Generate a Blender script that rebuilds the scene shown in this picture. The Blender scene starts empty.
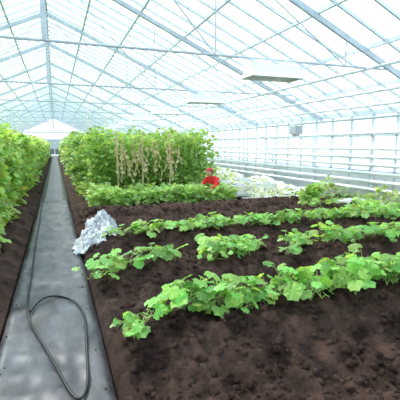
import bpy, bmesh, math, random
import numpy as np
from mathutils import Vector, Matrix, noise
random.seed(7); rng=np.random.default_rng(7)
S=bpy.context.scene
S.view_settings.view_transform='Standard'
S.view_settings.look='None'
C=S.collection

# ---------------------------------------------------------------- helpers
def link(o,parent=None):
    C.objects.link(o)
    if parent: o.parent=parent
    return o
def mesh_obj(name,verts,faces,mats,parent=None,smooth=False,tint=None,midx=None):
    me=bpy.data.meshes.new(name)
    me.from_pydata([tuple(v) for v in verts],[],[tuple(f) for f in faces])
    for m in (mats if isinstance(mats,(list,tuple)) else [mats]): me.materials.append(m)
    if smooth: me.polygons.foreach_set('use_smooth',[True]*len(me.polygons))
    if midx is not None: me.polygons.foreach_set('material_index',[int(i) for i in midx])
    if tint is not None:
        a=me.color_attributes.new('tint','FLOAT_COLOR','POINT')
        t=np.ones((len(verts),4),dtype=np.float32); t[:,:3]=np.asarray(tint)
        a.data.foreach_set('color',t.ravel())
    me.update()
    return link(bpy.data.objects.new(name,me),parent)
def new_mat(name):
    m=bpy.data.materials.new(name); m.use_nodes=True
    nt=m.node_tree; return m,nt,nt.nodes['Principled BSDF'],nt.nodes['Material Output']
def simple_mat(name,col,rough=.6,metal=0,bump=0,bscale=40,vary=0,vscale=8,spec=.4):
    m,nt,b,out=new_mat(name)
    b.inputs['Base Color'].default_value=(*col,1); b.inputs['Roughness'].default_value=rough
    b.inputs['Metallic'].default_value=metal; b.inputs['Specular IOR Level'].default_value=spec
    tc=nt.nodes.new('ShaderNodeTexCoord')
    if vary:
        n=nt.nodes.new('ShaderNodeTexNoise'); n.inputs['Scale'].default_value=vscale; n.inputs['Detail'].default_value=6
        nt.links.new(tc.outputs['Object'],n.inputs['Vector'])
        r=nt.nodes.new('ShaderNodeValToRGB')
        r.color_ramp.elements[0].position=.3; r.color_ramp.elements[1].position=.7
        r.color_ramp.elements[0].color=(*[c*(1-vary) for c in col],1)
        r.color_ramp.elements[1].color=(*[min(1,c*(1+vary)) for c in col],1)
        nt.links.new(n.outputs['Fac'],r.inputs['Fac']); nt.links.new(r.outputs['Color'],b.inputs['Base Color'])
    if bump:
        n=nt.nodes.new('ShaderNodeTexNoise'); n.inputs['Scale'].default_value=bscale; n.inputs['Detail'].default_value=8
        nt.links.new(tc.outputs['Object'],n.inputs['Vector'])
        bp=nt.nodes.new('ShaderNodeBump'); bp.inputs['Strength'].default_value=bump; bp.inputs['Distance'].default_value=.02
        nt.links.new(n.outputs['Fac'],bp.inputs['Height']); nt.links.new(bp.outputs['Normal'],b.inputs['Normal'])
    return m
def leaf_mat(name,trans=.35,rough=.45):
    m,nt,b,out=new_mat(name)
    at=nt.nodes.new('ShaderNodeAttribute'); at.attribute_name='tint'
    nt.links.new(at.outputs['Color'],b.inputs['Base Color'])
    b.inputs['Roughness'].default_value=rough; b.inputs['Specular IOR Level'].default_value=.45
    tr=nt.nodes.new('ShaderNodeBsdfTranslucent')
    mx=nt.nodes.new('ShaderNodeMix'); mx.data_type='RGBA'; mx.blend_type='MULTIPLY'; mx.inputs[0].default_value=1
    nt.links.new(at.outputs['Color'],mx.inputs[6]); mx.inputs[7].default_value=(1.7,1.4,.8,1)
    nt.links.new(mx.outputs[2],tr.inputs['Color'])
    ms=nt.nodes.new('ShaderNodeMixShader'); ms.inputs[0].default_value=trans
    nt.links.new(b.outputs[0],ms.inputs[1]); nt.links.new(tr.outputs[0],ms.inputs[2])
    nt.links.new(ms.outputs[0],out.inputs['Surface'])
    return m
class Geo:
    def __init__(s): s.v=[];s.f=[];s.t=[];s.m=[]
    def add(s,vs,fs,tint=(1,1,1),mi=0):
        o=len(s.v); s.v.extend(vs); s.f.extend([tuple(i+o for i in f) for f in fs])
        s.t.extend([tint]*len(vs)); s.m.extend([mi]*len(fs))
    def tube(s,p0,p1,r0,r1=None,n=5,tint=(1,1,1),mi=0,cap=False):
        r1=r0 if r1 is None else r1
        p0=Vector(p0);p1=Vector(p1);d=(p1-p0)
        if d.length<1e-6:return
        d.normalize(); a=d.orthogonal().normalized(); b=d.cross(a)
        vs=[];
        for p,r in((p0,r0),(p1,r1)):
            for k in range(n):
                t=2*math.pi*k/n; vs.append(tuple(p+a*math.cos(t)*r+b*math.sin(t)*r))
        fs=[(k,(k+1)%n,n+(k+1)%n,n+k) for k in range(n)]
        if cap: fs+= [tuple(range(n-1,-1,-1)),tuple(range(n,2*n))]
        s.add(vs,fs,tint,mi)
    def box(s,c,d,mi=0,tint=(1,1,1)):
        x,y,z=c;a,b,h=[q/2 for q in d]
        vs=[(x+i*a,y+j*b,z+k*h) for i in(-1,1) for j in(-1,1) for k in(-1,1)]
        fs=[(0,1,3,2),(4,6,7,5),(0,4,5,1),(2,3,7,6),(0,2,6,4),(1,5,7,3)]
        s.add(vs,fs,tint,mi)
    def bar(s,p0,p1,w,h,mi=0):
        p0=Vector(p0);p1=Vector(p1);d=(p1-p0).normalized()
        up=Vector((0,0,1)) if abs(d.z)<.95 else Vector((0,1,0))
        a=d.cross(up).normalized(); b=a.cross(d)
        vs=[]
        for p in(p0,p1):
            for i,j in((-1,-1),(1,-1),(1,1),(-1,1)): vs.append(tuple(p+a*i*w/2+b*j*h/2))
        s.add(vs,[(0,1,5,4),(1,2,6,5),(2,3,7,6),(3,0,4,7),(3,2,1,0),(4,5,6,7)],mi=mi)
    def obj(s,name,mats,parent=None,smooth=False):
        return mesh_obj(name,s.v,s.f,mats,parent,smooth,s.t,s.m)

def leaf_shape(kind=0):
    if kind==0:   # broad, shallow-lobed cucurbit leaf
        ang=[-90,-60,-35,-8,14,38,62,90,118,142,166,188,215,240]
        rad=[.14,.54,.50,.60,.53,.63,.58,.70,.58,.63,.53,.60,.50,.54]
    else:
        ang=[-90,-40,10,50,90,130,170,220]; rad=[.15,.5,.52,.5,.72,.5,.52,.5]
    vs=[(0,.35,.0)]
    for a,r in zip(ang,rad):
        a=math.radians(a); x=r*math.cos(a)*.95; y=.35+r*math.sin(a)*.9
        z=-.28*(x*x)-.16*(y-.35)**2+.10*abs(x)+.035*math.sin(a*7)
        vs.append((x,y,z))
    n=len(ang)
    return np.array(vs),[(0,1+k,1+(k+1)%n) for k in range(n)]
L0=leaf_shape(0); L1=leaf_shape(1)
def make_leaves(geo,pos,size,yaw,pitch,roll,tints,kind=0):
    base,fs=(L0 if kind==0 else L1)
    cy,sy=np.cos(yaw),np.sin(yaw);cp,sp=np.cos(pitch),np.sin(pitch);cr,sr=np.cos(roll),np.sin(roll)
    for i in range(len(pos)):
        v=base*size[i]
        x=v[:,0]*cr[i]+v[:,2]*sr[i]; z=-v[:,0]*sr[i]+v[:,2]*cr[i]; y=v[:,1]
        y2=y*cp[i]-z*sp[i]; z2=y*sp[i]+z*cp[i]
        X=x*cy[i]-y2*sy[i]; Y=x*sy[i]+y2*cy[i]
        P=np.stack([X+pos[i][0],Y+pos[i][1],z2+pos[i][2]],1)
        geo.add(P.tolist(),fs,tuple(tints[i]))
def green(n,base=(.13,.38,.07),var=.35,yel=.5):
    k=rng.uniform(1-var,1+var,(n,1)); g=np.array(base)*k
    y=rng.random(n)**2*yel
    g[:,0]+=y*.30; g[:,1]+=y*.20; g[:,2]+=y*.06
    return np.clip(g,0,1)

# ---------------------------------------------------------------- materials
M_leaf=leaf_mat('vine_leaf_green',.40); M_hedge=leaf_mat('crop_leaf_green',.42)
M_frame=simple_mat('galvanised_white_frame',(.60,.69,.75),.45,0,vary=.12)
M_truss=simple_mat('galvanised_truss_steel',(.46,.54,.60),.45,0,vary=.12)
M_white=simple_mat('white_painted_metal',(.84,.88,.9),.4,vary=.06)
M_pipe=simple_mat('white_heating_pipe',(.80,.84,.86),.4,vary=.12,vscale=3)
M_hose=simple_mat('dark_rubber_hose',(.010,.012,.015),.5)

def soil_material():
    m,nt,b,out=new_mat('dark_crumbly_soil')
    tc=nt.nodes.new('ShaderNodeTexCoord')
    n=nt.nodes.new('ShaderNodeTexNoise'); n.inputs['Scale'].default_value=3; n.inputs['Detail'].default_value=12; n.inputs['Roughness'].default_value=.8
    nt.links.new(tc.outputs['Object'],n.inputs['Vector'])
    r=nt.nodes.new('ShaderNodeValToRGB'); e=r.color_ramp.elements
    e[0].position=.38;e[0].color=(.024,.014,.011,1);e[1].position=.66;e[1].color=(.165,.100,.080,1)
    nt.links.new(n.outputs['Fac'],r.inputs['Fac']); nt.links.new(r.outputs['Color'],b.inputs['Base Color'])
    b.inputs['Roughness'].default_value=.9; b.inputs['Specular IOR Level'].default_value=.15
    n2=nt.nodes.new('ShaderNodeTexNoise'); n2.inputs['Scale'].default_value=32; n2.inputs['Detail'].default_value=10; n2.inputs['Roughness'].default_value=.78
    nt.links.new(tc.outputs['Object'],n2.inputs['Vector'])
    bp=nt.nodes.new('ShaderNodeBump'); bp.inputs['Strength'].default_value=1; bp.inputs['Distance'].default_value=.08
    nt.links.new(n2.outputs['Fac'],bp.inputs['Height']); nt.links.new(bp.outputs['Normal'],b.inputs['Normal'])
    return m
M_soil=soil_material()
def glass_material():
    m,nt,b,out=new_mat('hazy_greenhouse_glass')
    nt.nodes.remove(b)
    at=nt.nodes.new('ShaderNodeAttribute'); at.attribute_name='tint'
    tp=nt.nodes.new('ShaderNodeBsdfTransparent'); nt.links.new(at.outputs['Color'],tp.inputs['Color'])
    tl=nt.nodes.new('ShaderNodeBsdfTranslucent'); tl.inputs['Color'].default_value=(.94,.98,1,1)
    df=nt.nodes.new('ShaderNodeBsdfDiffuse'); df.inputs['Color'].default_value=(.88,.94,.98,1)
    m1=nt.nodes.new('ShaderNodeMixShader'); m1.inputs[0].default_value=.25
    nt.links.new(tl.outputs[0],m1.inputs[1]); nt.links.new(df.outputs[0],m1.inputs[2])
    tc=nt.nodes.new('ShaderNodeTexCoord'); n=nt.nodes.new('ShaderNodeTexNoise'); n.inputs['Scale'].default_value=.6; n.inputs['Detail'].default_value=5
    nt.links.new(tc.outputs['Object'],n.inputs['Vector'])
    mr=nt.nodes.new('ShaderNodeMapRange'); mr.inputs[1].default_value=.3;mr.inputs[2].default_value=.7;mr.inputs[3].default_value=.14;mr.inputs[4].default_value=.48
    nt.links.new(n.outputs['Fac'],mr.inputs[0])
    m2=nt.nodes.new('ShaderNodeMixShader'); nt.links.new(mr.outputs[0],m2.inputs[0])
    nt.links.new(tp.outputs[0],m2.inputs[1]); nt.links.new(m1.outputs[0],m2.inputs[2])
    nt.links.new(m2.outputs[0],out.inputs['Surface'])
    return m
M_glass=glass_material()

# ---------------------------------------------------------------- dimensions
XL,XR=-7.9,7.9; Y0,Y1=-3.0,69.0; EAVE=2.45; RIDGE=6.0; XC=-.08
def roofz(x):
    w=(XR-XC) if x>XC else (XC-XL)
    return RIDGE-(RIDGE-EAVE)*abs(x-XC)/w

# ---------------------------------------------------------------- ground
RIDGES=[1.25,2.88,4.45,5.92,7.40,8.80]
def hsoil(x,y):
    h=0.
    for c in RIDGES:
        cc=c+.10*noise.noise(Vector((x*.8,c,0)))
        d=abs(y-cc)
        if d<1.2: h+=(.21+.05*noise.noise(Vector((x*1.4,c,4))))*math.exp(-(d/.37)**2.8)
    if x<.62: h*=max(0,min(1,(x-.30)/.32))
    h+=.05*noise.noise(Vector((x*1.7,y*1.7,3)))+.065*noise.noise(Vector((x*5,y*5,9)))+.06*noise.noise(Vector((x*13,y*13,1)))
    return h-.01
def grid(x0,x1,y0,y1,dx,dy,hf):
    nx=int((x1-x0)/dx)+1; ny=int((y1-y0)/dy)+1; vs=[]
    for j in range(ny):
        for i in range(nx):
            x=x0+(x1-x0)*i/(nx-1); y=y0+(y1-y0)*j/(ny-1); vs.append((x,y,hf(x,y)))
    fs=[(j*nx+i,j*nx+i+1,(j+1)*nx+i+1,(j+1)*nx+i) for j in range(ny-1) for i in range(nx-1)]
    return vs,fs
g=Geo()
vs,fs=grid(.315,7.72,.6,10.2,.032,.032,lambda x,y:hsoil(x,y)if x>.335 else -.08); g.add(vs,fs)
def clod(g,x,y,z,s,mi=0):
    vs=[];n=6
    for k,(zz,rr) in enumerate([(-.5,.6),(.1,1),(.6,.6)]):
        for i in range(n):
            a=2*math.pi*(i+.5*k)/n; r=rr*random.uniform(.7,1.2)*s
            vs.append((x+r*math.cos(a),y+r*math.sin(a),z+zz*s*random.uniform(.7,1.2)))
    vs.append((x,y,z+.85*s))
    fs=[(k*n+i,k*n+(i+1)%n,(k+1)*n+(i+1)%n,(k+1)*n+i) for k in range(2) for i in range(n)]
    fs+=[(12+i,12+(i+1)%n,18) for i in range(n)]
    g.add(vs,fs,mi=mi)
for _ in range(13000):
    x=random.uniform(.42,7); y=1.3+8.2*random.random()**1.3
    clod(g,x,y,hsoil(x,y)-.002,random.choice([.008,.01,.014,.02,.035])*random.uniform(.7,1.3))
g.obj('soil_bed',M_soil,smooth=True)
def hl(x,y):
    e=max(0,min(1,(-.52-x)/.2))
    return -.06+e*(.13+.05*noise.noise(Vector((x*3,y*2,5)))+.05*noise.noise(Vector((x*11,y*11,2)))+.10*math.exp(-((x+1.3)/.4)**2))
g=Geo(); vs,fs=grid(-7.75,-.53,.6,14,.08,.07,hl); g.add(vs,fs)
for _ in range(1800):
    x=random.uniform(-2,-.75); y=random.uniform(2,10); clod(g,x,y,hl(x,y),random.uniform(.008,.03))
g.obj('soil_bed',M_soil,smooth=True)
g=Geo(); g.box(((XL+XR)/2,(Y0+Y1)/2,-.17),(XR-XL+.3,Y1-Y0+.3,.1)); 
g.obj('floor',M_soil)
g=Geo()
vs,fs=grid(.31,7.75,10.2,60,.35,.35,lambda x,y:-.01+.04*noise.noise(Vector((x,y,0)))); g.add(vs,fs)
vs,fs=grid(-7.75,-.53,14,60,.35,.35,lambda x,y:.05+.04*noise.noise(Vector((x,y,0)))); g.add(vs,fs)
g.obj('soil_ground',M_soil,smooth=True)

# walkway: strip of dark ground-cover film, slightly rucked
def path_mat():
    m,nt,b,out=new_mat('dusty_black_ground_cover')
    tc=nt.nodes.new('ShaderNodeTexCoord'); mp=nt.nodes.new('ShaderNodeMapping'); mp.inputs['Scale'].default_value=(3,1.0,1)
    nt.links.new(tc.outputs['Object'],mp.inputs['Vector'])
    n=nt.nodes.new('ShaderNodeTexNoise'); n.inputs['Scale'].default_value=2; n.inputs['Detail'].default_value=10; n.inputs['Roughness'].default_value=.7
    nt.links.new(mp.outputs[0],n.inputs['Vector'])
    r=nt.nodes.new('ShaderNodeValToRGB'); e=r.color_ramp.elements
    e[0].position=.36;e[0].color=(.030,.032,.037,1);e[1].position=.70;e[1].color=(.125,.132,.145,1)
    nt.links.new(n.outputs['Fac'],r.inputs['Fac']); nt.links.new(r.outputs['Color'],b.inputs['Base Color'])
    b.inputs['Roughness'].default_value=.42; b.inputs['Specular IOR Level'].default_value=.4
    bp=nt.nodes.new('ShaderNodeBump'); bp.inputs['Strength'].default_value=.45
    n2=nt.nodes.new('ShaderNodeTexNoise'); n2.inputs['Scale'].default_value=24
    nt.links.new(tc.outputs['Object'],n2.inputs['Vector']); nt.links.new(n2.outputs['Fac'],bp.inputs['Height']); nt.links.new(bp.outputs['Normal'],b.inputs['Normal'])
    return m
M_path=path_mat()
g=Geo()
def hp(x,y):
    u=(x+.105)/.40
    e=max(0,abs(u)-.85)/.15
    r=.016*(1-2*abs(noise.noise(Vector((x*1.5,y*4,2)))))+.008*noise.noise(Vector((x*6,y*3,8)))+.010*(1-2*abs(noise.noise(Vector((x*6,y*1.5,4)))))-.010
    return max(-.018,min(r,.010))-.008-.05*e*e
vs,fs=grid(-.515,.305,0,12,.022,.03,hp)
g.add(vs,fs)
vs,fs=grid(-.515,.305,12,66,.1,.5,lambda x,y:-.012 if -.5<x<.29 else -.06); g.add(vs,fs)
for _ in range(220):
    x=random.choice([-.48+abs(random.gauss(0,.035)),.27-abs(random.gauss(0,.035))]); y=random.uniform(1.8,12)
    clod(g,x,y,hp(x,y)+.002,random.uniform(.003,.009),mi=1)
g.obj('walkway',[M_path,M_soil],smooth=True)

# hose
cu=bpy.data.curves.new('garden_hose','CURVE'); cu.dimensions='3D'; cu.bevel_depth=.011; cu.bevel_resolution=3
pts=[(-.36,30),(-.40,20),(-.36,14),(-.42,11),(-.37,8.4),(-.38,6.4),(-.34,5.2),(-.35,4.55),(-.34,4.0),(-.29,3.6),(-.14,3.1),(-.02,2.6),(.06,2.3),(.14,2.5),(.15,3.0),(.19,3.45),(.17,3.85),(.06,4.15),(-.1,4.28),(-.24,4.2),(-.30,3.9)]
sp=cu.splines.new('NURBS'); sp.points.add(len(pts)-1)
for p,(x,y) in zip(sp.points,pts): p.co=(x,y,.014,1)
sp.order_u=4; sp.use_endpoint_u=True; sp.resolution_u=8
cu.materials.append(M_hose); link(bpy.data.objects.new('garden_hose',cu))

# ---------------------------------------------------------------- greenhouse shell
def roof_side(name,xe):
    glass=Geo(); fr=Geo(); NP=7; pitch=.62; n=int((Y1-Y0)/pitch)
    for i in range(n+1):
        y=Y0+i*pitch
        fr.bar((XC,y,RIDGE),(xe,y,EAVE),.038,.055)
        if i<n:
            for k in range(NP):
                a,b=k/NP,(k+1)/NP
                xa,xb=XC+(xe-XC)*a,XC+(xe-XC)*b
                t=random.choice([(.97,.99,1),(.88,.96,1),(.74,.88,.97),(1,1,1)])
                glass.add([(xa,y,roofz(xa)+.03),(xb,y,roofz(xb)+.03),(xb,y+pitch,roofz(xb)+.03),(xa,y+pitch,roofz(xa)+.03)],[(0,1,2,3)],t)
    for k in range(1,NP):
        x=XC+(xe-XC)*k/NP; fr.bar((x,Y0,roofz(x)-.04),(x,Y1,roofz(x)-.04),.055,.08)
    e=bpy.data.objects.new(name,None); link(e)
    fr.obj('glazing_bars',M_frame,e); o=glass.obj('glass_panes',M_glass,e)
roof_side('ceiling',XR); roof_side('ceiling',XL)
g=Geo(); g.bar((XC,Y0,RIDGE-.05),(XC,Y1,RIDGE-.05),.10,.14); g.obj('ridge_beam',M_truss)
for y in np.arange(2.0,Y1-1,4.1):
    g=Geo(); y=float(y)
    for xe in(XL+.1,XR-.1):
        g.bar((XC,y,RIDGE-.14),(xe,y,EAVE-.08),.055,.10)
        for f in(.33,.66):
            x=XC+(xe-XC)*f; g.tube((x,y,3.05),(x,y,roofz(x)-.1),.014,n=6)
            g.tube((x,y,3.05),(XC+(xe-XC)*(f-.33),y,roofz(XC+(xe-XC)*(f-.33))-.12),.012,n=6)
    g.tube((XL+1.2,y,3.05),(XR-1.2,y,3.05),.020,n=6)
    g.bar((XC,y,3.05),(XC,y,RIDGE-.1),.05,.05)
    g.obj('roof_truss',M_truss)
def side(name,x):
    e=bpy.data.objects.new(name,None); link(e); s=1 if x>0 else -1
    fr=Geo(); gl=Geo(); low=Geo()
    low.box((x+s*.03,(Y0+Y1)/2,.4),(.1,Y1-Y0,1.0))
    y=Y0
    while y<Y1:
        fr.bar((x,y,.5),(x,y,EAVE),.06,.06); 
        gl.add([(x+s*.03,y,.9),(x+s*.03,y+.8,.9),(x+s*.03,y+.8,EAVE),(x+s*.03,y,EAVE)],[(0,1,2,3)],random.choice([(.95,.99,1),(.66,.78,.83),(.80,.91,.96)]))
        y+=.8
    for z in(.9,1.25,1.85): fr.bar((x,Y0,z),(x,Y1,z),.06,.06)
    fr.bar((x-s*.05,Y0,EAVE),(x-s*.05,Y1,EAVE),.18,.14)
    fr.obj('wall_frame',M_frame,e); gl.obj('glass_panes',M_glass,e); low.obj('kerb_wall',M_white,e)
side('wall_right',XR); side('wall_left',XL)
def gable(name,y,door):
    e=bpy.data.objects.new(name,None); link(e)
    fr=Geo(); gl=Geo(); n=16
    for i in range(n+1):
        x=XL+(XR-XL)*i/n
        fr.bar((x,y,0),(x,y,roofz(x)),.06,.06)
        if i<n:
            x2=XL+(XR-XL)*(i+1)/n
            gl.add([(x,y+.03,.6),(x2,y+.03,.6),(x2,y+.03,roofz(x2)),(x,y+.03,roofz(x))],[(0,1,2,3)],(.85,.93,.95))
            if not(door and x2>-1.4 and x<1.2): gl.add([(x,y+.03,-.08),(x2,y+.03,-.08),(x2,y+.03,.6),(x,y+.03,.6)],[(0,1,2,3)],(.6,.7,.7))
    for z in(.6,1.5,2.5,3.6): 
        xx=XR if z<=EAVE else XR*(RIDGE-z)/(RIDGE-EAVE)
        fr.bar((-xx,y,z),(xx,y,z),.14,.14)
    for xe in(XL,XR): fr.bar((XC,y,RIDGE),(xe,y,EAVE),.2,.26)
    fr.obj('wall_frame',M_truss,e); gl.obj('glass_panes',M_glass,e)
gable('wall_back',Y1,True); gable('wall_front',Y0,False)
g=Geo(); dy=Y1-.16
g.box((-1.25,dy,1.15),(.16,.08,2.45)); g.box((1.05,dy,1.15),(.16,.08,2.45)); g.box((-.1,dy,2.4),(2.4,.08,.16))
for cx in(-.65,.45):
    g.box((cx,dy,.5),(1.05,.05,.9),1)
    for xx in(-.5,.5): g.box((cx+xx,dy,1.2),(.08,.06,2.3))
    g.box((cx,dy,2.3),(1.05,.06,.08)); g.box((cx,dy,1.0),(1.05,.06,.08)); g.box((cx,dy,.06),(1.05,.06,.12))
    g.box((cx,dy+.01,1.6),(.95,.02,1.3),2)
g.obj('door_1',[M_truss,simple_mat('door_grey_panel',(.16,.20,.20),.5),simple_mat('door_pale_pane',(.5,.62,.62),.3)])

g=Geo()
for z in(.45,.66,.87,1.08,1.29,1.5,1.9): 
    g.tube((XR-.22,Y0+.3,z),(XR-.22,Y1-.5,z),.045,n=8)
for y in np.arange(Y0+1,Y1,2.5):
    g.bar((XR-.14,float(y),-.11),(XR-.14,float(y),2.0),.06,.06)
g.obj('heating_pipes',M_pipe,smooth=False)
g=Geo()
OP=((6.9,2.5),(6.4,2.72),(5.6,3.02),(6.65,2.2))
for x,z in OP: g.tube((x,Y0+.3,z),(x,Y1-.5,z),.028,n=6)
for y in np.arange(2.0,Y1-1,4.1):
    for x,z in OP: g.tube((x,float(y),z),(x,float(y),roofz(x)-.05),.008,n=4)
g.obj('overhead_pipes',M_frame)

M_tube=simple_mat('lamp_tube',(.9,.93,.95),.2)
def lamp(x,y,z):
    e=bpy.data.objects.new('grow_lamp',None); e.location=(x,y,z); link(e)
    g=Geo()
    hx,hy=.48,.17
    a=[(-hx+.02,-hy+.02,.15),(hx-.02,-hy+.02,.15),(hx-.02,hy-.02,.15),(-hx+.02,hy-.02,.15)]
    b=[(-hx,-hy,0),(hx,-hy,0),(hx,hy,0),(-hx,hy,0)]
    c=[(-hx-.03,-hy-.07,-.07),(hx+.03,-hy-.07,-.07),(hx+.03,hy+.07,-.07),(-hx-.03,hy+.07,-.07)]
    fs=[(0,1,2,3)]
    for o in(0,4): fs+=[(o+i,o+(i+1)%4,o+4+(i+1)%4,o+4+i) for i in range(4)]
    g.add(a+b+c,fs)
    g.obj('housing',M_white,e)
    g=Geo()
    for dyy in(-.08,.08): g.tube((-.46,dyy,-.03),(.46,dyy,-.03),.02,n=8,cap=True)
    g.obj('tubes',M_tube,e)
    g=Geo()
    for dx in(-.35,.35): g.tube((dx,0,.15),(dx,0,3.05-z+.02),.008,n=4)
    g.obj('hangers',M_frame,e)
for y in(6.1,10.2,14.3,18.4,22.5,26.6,30.7): lamp(3.58 if y<7 else 3.9,y,2.80)
for y in(14.3,22.5,30.7): lamp(-3.75,y,2.86)
g=Geo(); g.box((6.65,9.9,2.03),(.22,.3,.24)); g.tube((6.65,9.9,2.13),(6.65,9.9,2.18),.03); g.box((6.65,9.9,1.89),(.12,.2,.05))
g.obj('junction_box',simple_mat('grey_box',(.4,.45,.47),.5))

# ---------------------------------------------------------------- low vine rows
def vine_row(name,yc,x0,x1,spread,dens,hgt,lsize,base,skip=None,step=(.24,.38),nvr=(2,3)):
    g=Geo(); P=[];SZ=[];YA=[];PI=[];RO=[]
    x=x0
    while x<x1:
        if not(skip and skip(x)):
            cy=yc+random.uniform(-.13,.13); cx=x; bz=hsoil(cx,cy)-.01
            ps=random.uniform(.7,1.25)
            nv=random.randint(*nvr)
            for v in range(nv):
                a=random.uniform(0,2*math.pi); r=random.uniform(.3,1)*spread*ps
                p=Vector((cx,cy,bz)); steps=4
                tgt=Vector((cx+r*1.1*math.cos(a),cy+r*math.sin(a),0))
                for s in range(1,steps+1):
                    f=s/steps; q=Vector((cx,cy,0)).lerp(tgt,f)
                    q.x+=random.uniform(-.03,.03);q.y+=random.uniform(-.03,.03)
                    q.z=max(hsoil(q.x,q.y),-.1)+.01+hgt*.4*math.sin(f*2.6)
                    g.tube(p,q,.006,.005,4,(.32,.48,.18)); 
                    for l in range(dens if random.random()<.8 else dens-1):
                        la=random.uniform(0,2*math.pi); ll=random.uniform(.04,.14)
                        tip=Vector((q.x+ll*math.cos(la),q.y+ll*math.sin(la),q.z+random.uniform(.1,1)*hgt*.7*ps))
                        g.tube(q,tip,.0035,.0025,3,(.40,.55,.24))
                        P.append(tip);SZ.append(lsize*random.uniform(.45,1.25));YA.append(la-math.pi/2+random.uniform(-.5,.5))
                        PI.append(random.uniform(-.95,.25));RO.append(random.uniform(-.6,.6))
                    p=q
        x+=random.uniform(*step)
    n=len(P); make_leaves(g,P,SZ,np.array(YA),np.array(PI),np.array(RO),green(n,base,.42,.65))
    return g.obj(name,M_leaf)
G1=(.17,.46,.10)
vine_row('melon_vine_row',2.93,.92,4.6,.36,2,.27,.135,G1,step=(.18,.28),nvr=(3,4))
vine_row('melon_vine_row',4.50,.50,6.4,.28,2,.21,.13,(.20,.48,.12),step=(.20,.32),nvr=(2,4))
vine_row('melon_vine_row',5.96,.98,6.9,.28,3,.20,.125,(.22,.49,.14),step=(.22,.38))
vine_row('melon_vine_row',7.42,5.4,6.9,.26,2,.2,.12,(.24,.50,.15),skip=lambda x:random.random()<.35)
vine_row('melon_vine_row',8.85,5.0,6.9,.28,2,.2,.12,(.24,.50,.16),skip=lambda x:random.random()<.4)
vine_row('melon_seedling',2.80,.50,.60,.15,2,.13,.10,G1)

# ---------------------------------------------------------------- dense tall crops
def hedge(name,x0,x1,y0,y1,h,n,size,base,yel=.4,zmin=.05,shell=None,kind=0,var=.38,stems=True,rough=.10):
    g=Geo()
    x=rng.uniform(x0,x1,n); y=rng.uniform(y0,y1,n)
    if shell=='left':
        m=rng.random(n)<.55; x[m]=x1-np.abs(rng.normal(0,.16,m.sum()))
    if shell=='right':
        m=rng.random(n)<.4; x[m]=x0+np.abs(rng.normal(0,.16,m.sum()))
    hh=np.array([h*(1+rough*1.4*noise.noise(Vector((float(a)*1.3,float(b)*1.3,4)))+rough*.9*noise.noise(Vector((float(a)*4,float(b)*4,2)))) for a,b in zip(x,y)])
    z=zmin+(hh-zmin)*rng.random(n)**.7
    x+=.36*np.array([noise.noise(Vector((float(b)*1.6,float(c)*2,7))) for b,c in zip(y,z)])*(1 if h>1 else .3)
    P=np.stack([x,y,z],1)
    make_leaves(g,P,size*rng.uniform(.6,1.3,n),rng.uniform(0,6.28,n),rng.uniform(-1.2,.3,n),rng.uniform(-.7,.7,n),green(n,base,var,yel),kind)
    if stems:
        ns=int((y1-y0)*(x1-x0)*2.2)+4
        for _ in range(min(ns,260)):
            a=random.uniform(x0+.1,x1-.1);b=random.uniform(y0+.1,y1); g.tube((a,b,0),(a+random.uniform(-.1,.1),b,h*.95),.012,.008,4,(.3,.42,.15))
        for _ in range(min(int(ns*.4),60)):
            a=random.uniform(x0+.1,x1-.1);b=random.uniform(y0+.1,y1); g.tube((a,b,h*.9),(a,b,3.05),.003,.003,3,(.75,.78,.75))
    return g.obj(name,M_hedge)
hedge('cucumber_crop',-2.3,-.98,5.6,15,1.88,7500,.15,(.26,.50,.13),shell='left',yel=.85,rough=.14)
hedge('cucumber_crop',-2.3,-.96,15,30,1.9,5500,.2,(.27,.51,.15),shell='left',yel=.85,kind=1)
hedge('cucumber_crop',-2.6,-.90,30,60,1.95,5000,.3,(.28,.50,.17),shell='left',yel=.7,kind=1)
hedge('cucumber_crop',-6.8,-2.5,6,58,1.8,9000,.26,(.26,.50,.14),yel=.6,kind=1)
hedge('tomato_crop',.78,4.62,11.0,13.5,1.92,8800,.11,(.23,.45,.13),yel=.6,rough=.16)
hedge('tomato_crop',.75,4.6,13.5,22,1.95,8500,.18,(.24,.46,.15),shell='right',kind=1,rough=.14)
hedge('tomato_crop',.70,4.6,22,58,1.98,8500,.3,(.25,.46,.17),shell='right',kind=1)
hedge('lettuce_bed',.75,4.75,9.75,10.8,.46,3400,.11,(.34,.58,.22),yel=.6,stems=False,rough=.35)
WH=(.50,.60,.46)
hedge('weed_patch',5.0,6.75,10.0,13.5,.42,800,.12,WH,yel=.3,stems=False,kind=1,rough=.6,var=.45)
hedge('weed_patch',5.0,6.75,13.5,20,.50,900,.17,(.40,.54,.34),yel=.4,stems=False,kind=1,rough=.6,var=.4)
hedge('weed_patch',4.9,7.3,20,50,.6,2600,.3,(.42,.55,.40),yel=.4,stems=False,kind=1,rough=.4)
hedge('weed_patch',7.2,7.5,4.2,9.6,.42,850,.11,(.36,.54,.26),yel=.5,stems=False,kind=1,rough=.8)
hedge('leafy_bush',5.68,6.08,7.85,8.2,.70,260,.13,(.30,.54,.16),yel=.6,stems=False,rough=.3)
hedge('leafy_bush',6.3,6.9,6.6,7.05,.38,260,.13,(.30,.55,.17),yel=.6,stems=False,rough=.3)
g=Geo(); P=[]
M_dry=leaf_mat('dry_straw_leaf',.3,.8)
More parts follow.
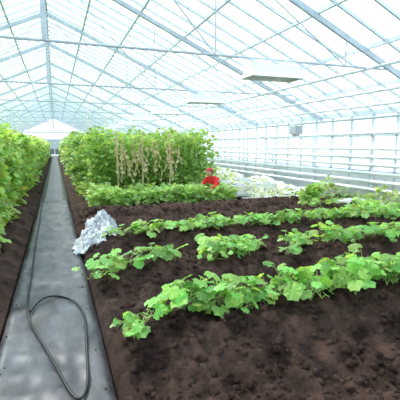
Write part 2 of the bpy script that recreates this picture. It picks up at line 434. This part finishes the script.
for _ in range(32):
    x=random.choice([1.7,2.15,2.6,3.0,3.25])+random.gauss(0,.10); y=10.92+random.uniform(-.06,.06)
    z1=random.uniform(1.4,1.9); z0=random.uniform(.6,1.3); p=Vector((x,y,z1)); dx=random.uniform(-.3,.3)
    for s in range(5):
        q=Vector((x+dx*(s+1)/5+random.uniform(-.05,.05),y-.02*s+random.uniform(-.03,.03),z1+(z0-z1)*(s+1)/5)); g.tube(p,q,.012,.010,4,(.62,.56,.36))
        P.append(q); p=q
n=len(P)
t=np.array([(.62,.57,.34)])*rng.uniform(.7,1.25,(n,1))
make_leaves(g,P,rng.uniform(.05,.13,n),rng.uniform(0,6.28,n),rng.uniform(-1.6,-.8,n),rng.uniform(-.6,.6,n),np.clip(t,0,1),1)
for x in(1.6,2.3,3.1): g.tube((x,10.92,0),(x,10.92,2.0),.02,.02,5,(.64,.58,.40))
g.obj('dry_vine_stems',M_dry)

# ---------------------------------------------------------------- plastic sheet
def plastic():
    m,nt,b,out=new_mat('milky_plastic_film')
    b.inputs['Base Color'].default_value=(.60,.65,.70,1); b.inputs['Roughness'].default_value=.22
    tr=nt.nodes.new('ShaderNodeBsdfTranslucent'); tr.inputs['Color'].default_value=(.62,.67,.72,1)
    ms=nt.nodes.new('ShaderNodeMixShader'); ms.inputs[0].default_value=.35
    nt.links.new(b.outputs[0],ms.inputs[1]); nt.links.new(tr.outputs[0],ms.inputs[2])
    nt.links.new(ms.outputs[0],out.inputs['Surface'])
    return m
M_film=plastic()
def crumple(u,v):
    s=0;a=1;f=2.2
    for k in range(4):
        s+=a*(1-2*abs(noise.noise(Vector((u*f,v*f,k*7.3+1))))); a*=.52;f*=2
    return s
N=120; vs=[]
for j in range(N):
    for i in range(N):
        u=i/(N-1)*2-1; v=j/(N-1)*2-1
        t=(v+1)/2; cx=.34+.40*t; cy=5.75+1.6*t; w=.11+.21*math.sin(math.pi*min(1,t*.85+.15))**.8
        w*=1+.35*noise.noise(Vector((v*3,2,0)))
        x=cx+u*w+.05*crumple(u+5,v); y=cy+.08*crumple(u,v+9)+.15*noise.noise(Vector((u*2,v,3)))
        env=max(0,1-u*u)**.6*max(0,1-abs(v)**6)
        hump=(.07+.22*math.exp(-((t-.72)/.28)**2))*env
        gz=hsoil(x,y) if x>.33 else .0
        z=max(gz,0)+.02+hump*(.7+.28*crumple(u*1.3,v*1.6))+.014*crumple(u*3,v*3)*env
        vs.append((x,y,max(z,.01)))
fs=[(j*N+i,j*N+i+1,(j+1)*N+i+1,(j+1)*N+i) for j in range(N-1) for i in range(N-1)]
mesh_obj('plastic_sheet',vs,fs,M_film,smooth=True)
M_white_film=simple_mat('white_mulch_film',(.62,.67,.68),.4,vary=.2,vscale=5)
def film(x0,x1,y0,y1,h,nx=22,ny=150):
    vs=[]
    for j in range(ny):
        for i in range(nx):
            u=i/(nx-1);v=j/(ny-1); y=y0+(y1-y0)*v
            x=x0+(x1-x0)*u+.10*noise.noise(Vector((u*3,y*1.5,1)))
            env=math.sin(math.pi*u)**.6*math.sin(math.pi*v)**.3
            z=.05+h*env*max(.05,.6+.8*noise.noise(Vector((u*2,y*1.1,5)))+.22*crumple(u*1.2,y*.7))
            vs.append((x,y,z))
    mesh_obj('mulch_film',vs,[(j*nx+i,j*nx+i+1,(j+1)*nx+i+1,(j+1)*nx+i) for j in range(ny-1) for i in range(nx-1)],M_white_film,smooth=True)
film(6.85,7.5,9.3,24,.40)
film(7.0,7.2,4.5,9.2,.20,14,90)
film(5.1,6.7,10.1,19,.12,40,150)
def crate(x,y,rz):
    g=Geo(); w,d,h,t=.56,.36,.28,.035
    g.box((0,0,.02),(w,d,.04))
    for s in(1,-1):
        g.box((s*(w-t)/2,0,h/2+.02),(t,d-2*t,h)); g.box((0,s*(d-t)/2,h/2+.02),(w,t,h))
    g.box((0,(d)/2+.008,h+.005),(w+.03,.02,.03)); g.box((0,-(d)/2-.008,h+.005),(w+.03,.02,.03))
    g.box((w/2+.008,0,h+.005),(.02,d,.03)); g.box((-w/2-.008,0,h+.005),(.02,d,.03))
    g.box((0,0,.16),(w-2*t,d-2*t,.12),1)
    o=g.obj('polystyrene_box',[M_white,M_soil]); o.location=(x,y,.10); o.rotation_euler=(0,0,rz)
for x,y,r in((5.2,10.5,.2),(5.7,11.3,-.3),(6.3,10.9,.1),(5.3,12.2,.5),(6.3,12.6,0),(6.0,14.4,.3),(5.4,15.6,0)): crate(x,y,r)

# ---------------------------------------------------------------- crouching worker
W=bpy.data.objects.new('farm_worker',None); link(W)
W.location=(4.36,10.40,.0); W.rotation_euler=(0,0,math.radians(120))
M_red=simple_mat('red_jacket',(.75,.03,.03),.8,bump=.3,bscale=20); M_trou=simple_mat('navy_trousers',(.03,.035,.06),.9)
M_scarf=simple_mat('red_headscarf_cloth',(.55,.03,.05),.8)
M_skin=simple_mat('skin',(.60,.34,.24),.5); M_hair=simple_mat('black_hair',(.01,.008,.007),.5); M_boot=simple_mat('rubber_boot',(.02,.02,.02),.4)
def skin(name,vs,es,rs,root,mat,sub=2):
    me=bpy.data.meshes.new(name); me.from_pydata(vs,es,[]); o=link(bpy.data.objects.new(name,me),W)
    me.materials.append(mat)
    m=o.modifiers.new('Skin','SKIN'); m.use_smooth_shade=True
    for i,r in enumerate(rs): 
        d=me.skin_vertices[0].data[i]; d.radius=(r,r) if not isinstance(r,tuple) else r; d.use_root=(i==root)
    s=o.modifiers.new('Sub','SUBSURF'); s.levels=sub; s.render_levels=sub
    return o
skin('jacket',[(0,0,.30),(0,.07,.42),(0,.17,.56),(0,.24,.66),(0,.28,.73),
   (.17,.23,.64),(.24,.36,.48),(.17,.52,.36),(-.17,.23,.64),(-.24,.36,.48),(-.17,.52,.36)],
   [(0,1),(1,2),(2,3),(3,4),(3,5),(5,6),(6,7),(3,8),(8,9),(9,10)],
   [(.17,.13),(.17,.13),(.18,.13),(.13,.10),.06,.075,.058,.042,.075,.058,.042],0,M_red)
skin('trousers',[(0,-.02,.28),(.10,.0,.27),(.17,.38,.44),(.14,.12,.10),(-.10,0,.27),(-.19,.36,.42),(-.15,.10,.10)],
   [(0,1),(1,2),(2,3),(0,4),(4,5),(5,6)],[(.17,.13),.12,.075,.055,.12,.075,.055],0,M_trou)
for s in(1,-1):
    skin('boot',[(.145*s,.11,.14),(.145*s,.10,.05),(.15*s,.2,.04),(.16*s,.29,.03)],[(0,1),(1,2),(2,3)],[.055,.05,.045,.035],0,M_boot)
    hx=.165*s
    hv=[(hx,.53,.35),(hx*.97,.58,.31),(hx*.95,.61,.28)];he=[(0,1),(1,2)];hr=[.028,(.036,.022),(.036,.02)]
    skin('hand',hv,he,hr,0,M_skin)
    for k,(off,ln) in enumerate([(-.027,.062),(-.009,.075),(.009,.07),(.027,.055)]):
        b=Vector((hx*.95+off,.605,.285)); m1=b+Vector((0,ln*.45,-ln*.3)); m2=m1+Vector((0,ln*.15,-ln*.4)); tp=m2+Vector((0,-ln*.12,-ln*.3))
        skin('finger_%d'%k,[tuple(b),tuple(m1),tuple(m2),tuple(tp)],[(0,1),(1,2),(2,3)],[.009,.0085,.008,.007],0,M_skin,1)
    b=Vector((hx*.96-.03*s,.57,.315)); skin('thumb',[tuple(b),tuple(b+Vector((-.02*s,.03,-.02))),tuple(b+Vector((-.015*s,.05,-.045)))],[(0,1),(1,2)],[.011,.01,.008],0,M_skin,1)
bm=bmesh.new(); bmesh.ops.create_uvsphere(bm,u_segments=28,v_segments=20,radius=1)
for v in bm.verts:
    x,y,z=v.co; 
    if z<0: x*=1+.28*z; y*=1+.10*z
    nose=math.exp(-((x/.16)**2+((z+.12)/.2)**2)) if y>0 else 0
    eye=sum(math.exp(-(((x-s*.36)/.16)**2+((z-.05)/.12)**2)) for s in(1,-1)) if y>0 else 0
    mouth=math.exp(-((x/.3)**2+((z+.47)/.06)**2)) if y>0 else 0
    y+=.22*nose-.09*eye-.04*mouth
    v.co=(x*.078,y*.098,z*.118)
me=bpy.data.meshes.new('head'); bm.to_mesh(me); bm.free(); me.materials.append(M_skin)
me.polygons.foreach_set('use_smooth',[True]*len(me.polygons))
H=link(bpy.data.objects.new('head',me),W); H.location=(0,.34,.82); H.rotation_euler=(math.radians(-12),0,0)
skin('neck',[(0,.27,.70),(0,.32,.78)],[(0,1)],[.055,.05],0,M_skin)
def sub_sphere(name,loc,sc,mat,rot=(0,0,0),cut=None):
    bm=bmesh.new(); bmesh.ops.create_uvsphere(bm,u_segments=20,v_segments=14,radius=1)
    if cut: bmesh.ops.delete(bm,geom=[v for v in bm.verts if cut(v.co)],context='VERTS')
    me=bpy.data.meshes.new(name); bm.to_mesh(me); bm.free(); me.materials.append(mat)
    me.polygons.foreach_set('use_smooth',[True]*len(me.polygons))
    o=link(bpy.data.objects.new(name,me),H); o.location=loc; o.scale=sc; o.rotation_euler=rot
for s in(1,-1):
    sub_sphere('eye',(.028*s,.083,.006),(.011,.008,.007),M_hair)
    sub_sphere('ear',(.078*s,-.002,-.005),(.012,.022,.032),M_skin)
sub_sphere('mouth',(0,.088,-.055),(.024,.008,.006),simple_mat('lips',(.45,.12,.10),.5))
sub_sphere('hair',(0,-.012,.008),(.088,.106,.124),M_hair,cut=lambda c:(c.y>.35 and c.z<.45) or c.z<-.6)
sub_sphere('headscarf',(0,-.008,.022),(.095,.112,.122),M_scarf,cut=lambda c:c.z<.3 and c.y>-.3 or c.z<-.35)

# ---------------------------------------------------------------- light & world
w=bpy.data.worlds.new('World'); S.world=w; w.use_nodes=True; nt=w.node_tree; bg=nt.nodes['Background']
tc=nt.nodes.new('ShaderNodeTexCoord'); sx=nt.nodes.new('ShaderNodeSeparateXYZ'); nt.links.new(tc.outputs['Generated'],sx.inputs[0])
r=nt.nodes.new('ShaderNodeValToRGB'); e=r.color_ramp.elements
e[0].position=0;e[0].color=(.93,.98,1,1);e[1].position=.8;e[1].color=(.74,.89,1,1)
nt.links.new(sx.outputs['Z'],r.inputs['Fac']); nt.links.new(r.outputs['Color'],bg.inputs['Color']); bg.inputs['Strength'].default_value=2.0
sun=bpy.data.lights.new('sun','SUN'); sun.energy=7.5; sun.angle=math.radians(4); sun.color=(1,.92,.82)
so=link(bpy.data.objects.new('sun',sun)); so.rotation_euler=Vector((.45,-.85,-1)).to_track_quat('-Z','Y').to_euler()

# ---------------------------------------------------------------- camera
cam=bpy.data.cameras.new('camera'); co=link(bpy.data.objects.new('camera',cam)); S.camera=co
cam.sensor_width=36; cam.lens=35; cam.clip_end=300; cam.clip_start=.05
th,ph=math.radians(20.25),math.radians(8.05)
co.location=(0,0,1.6)
co.rotation_euler=Vector((math.sin(th)*math.cos(ph),math.cos(th)*math.cos(ph),-math.sin(ph))).to_track_quat('-Z','Y').to_euler()
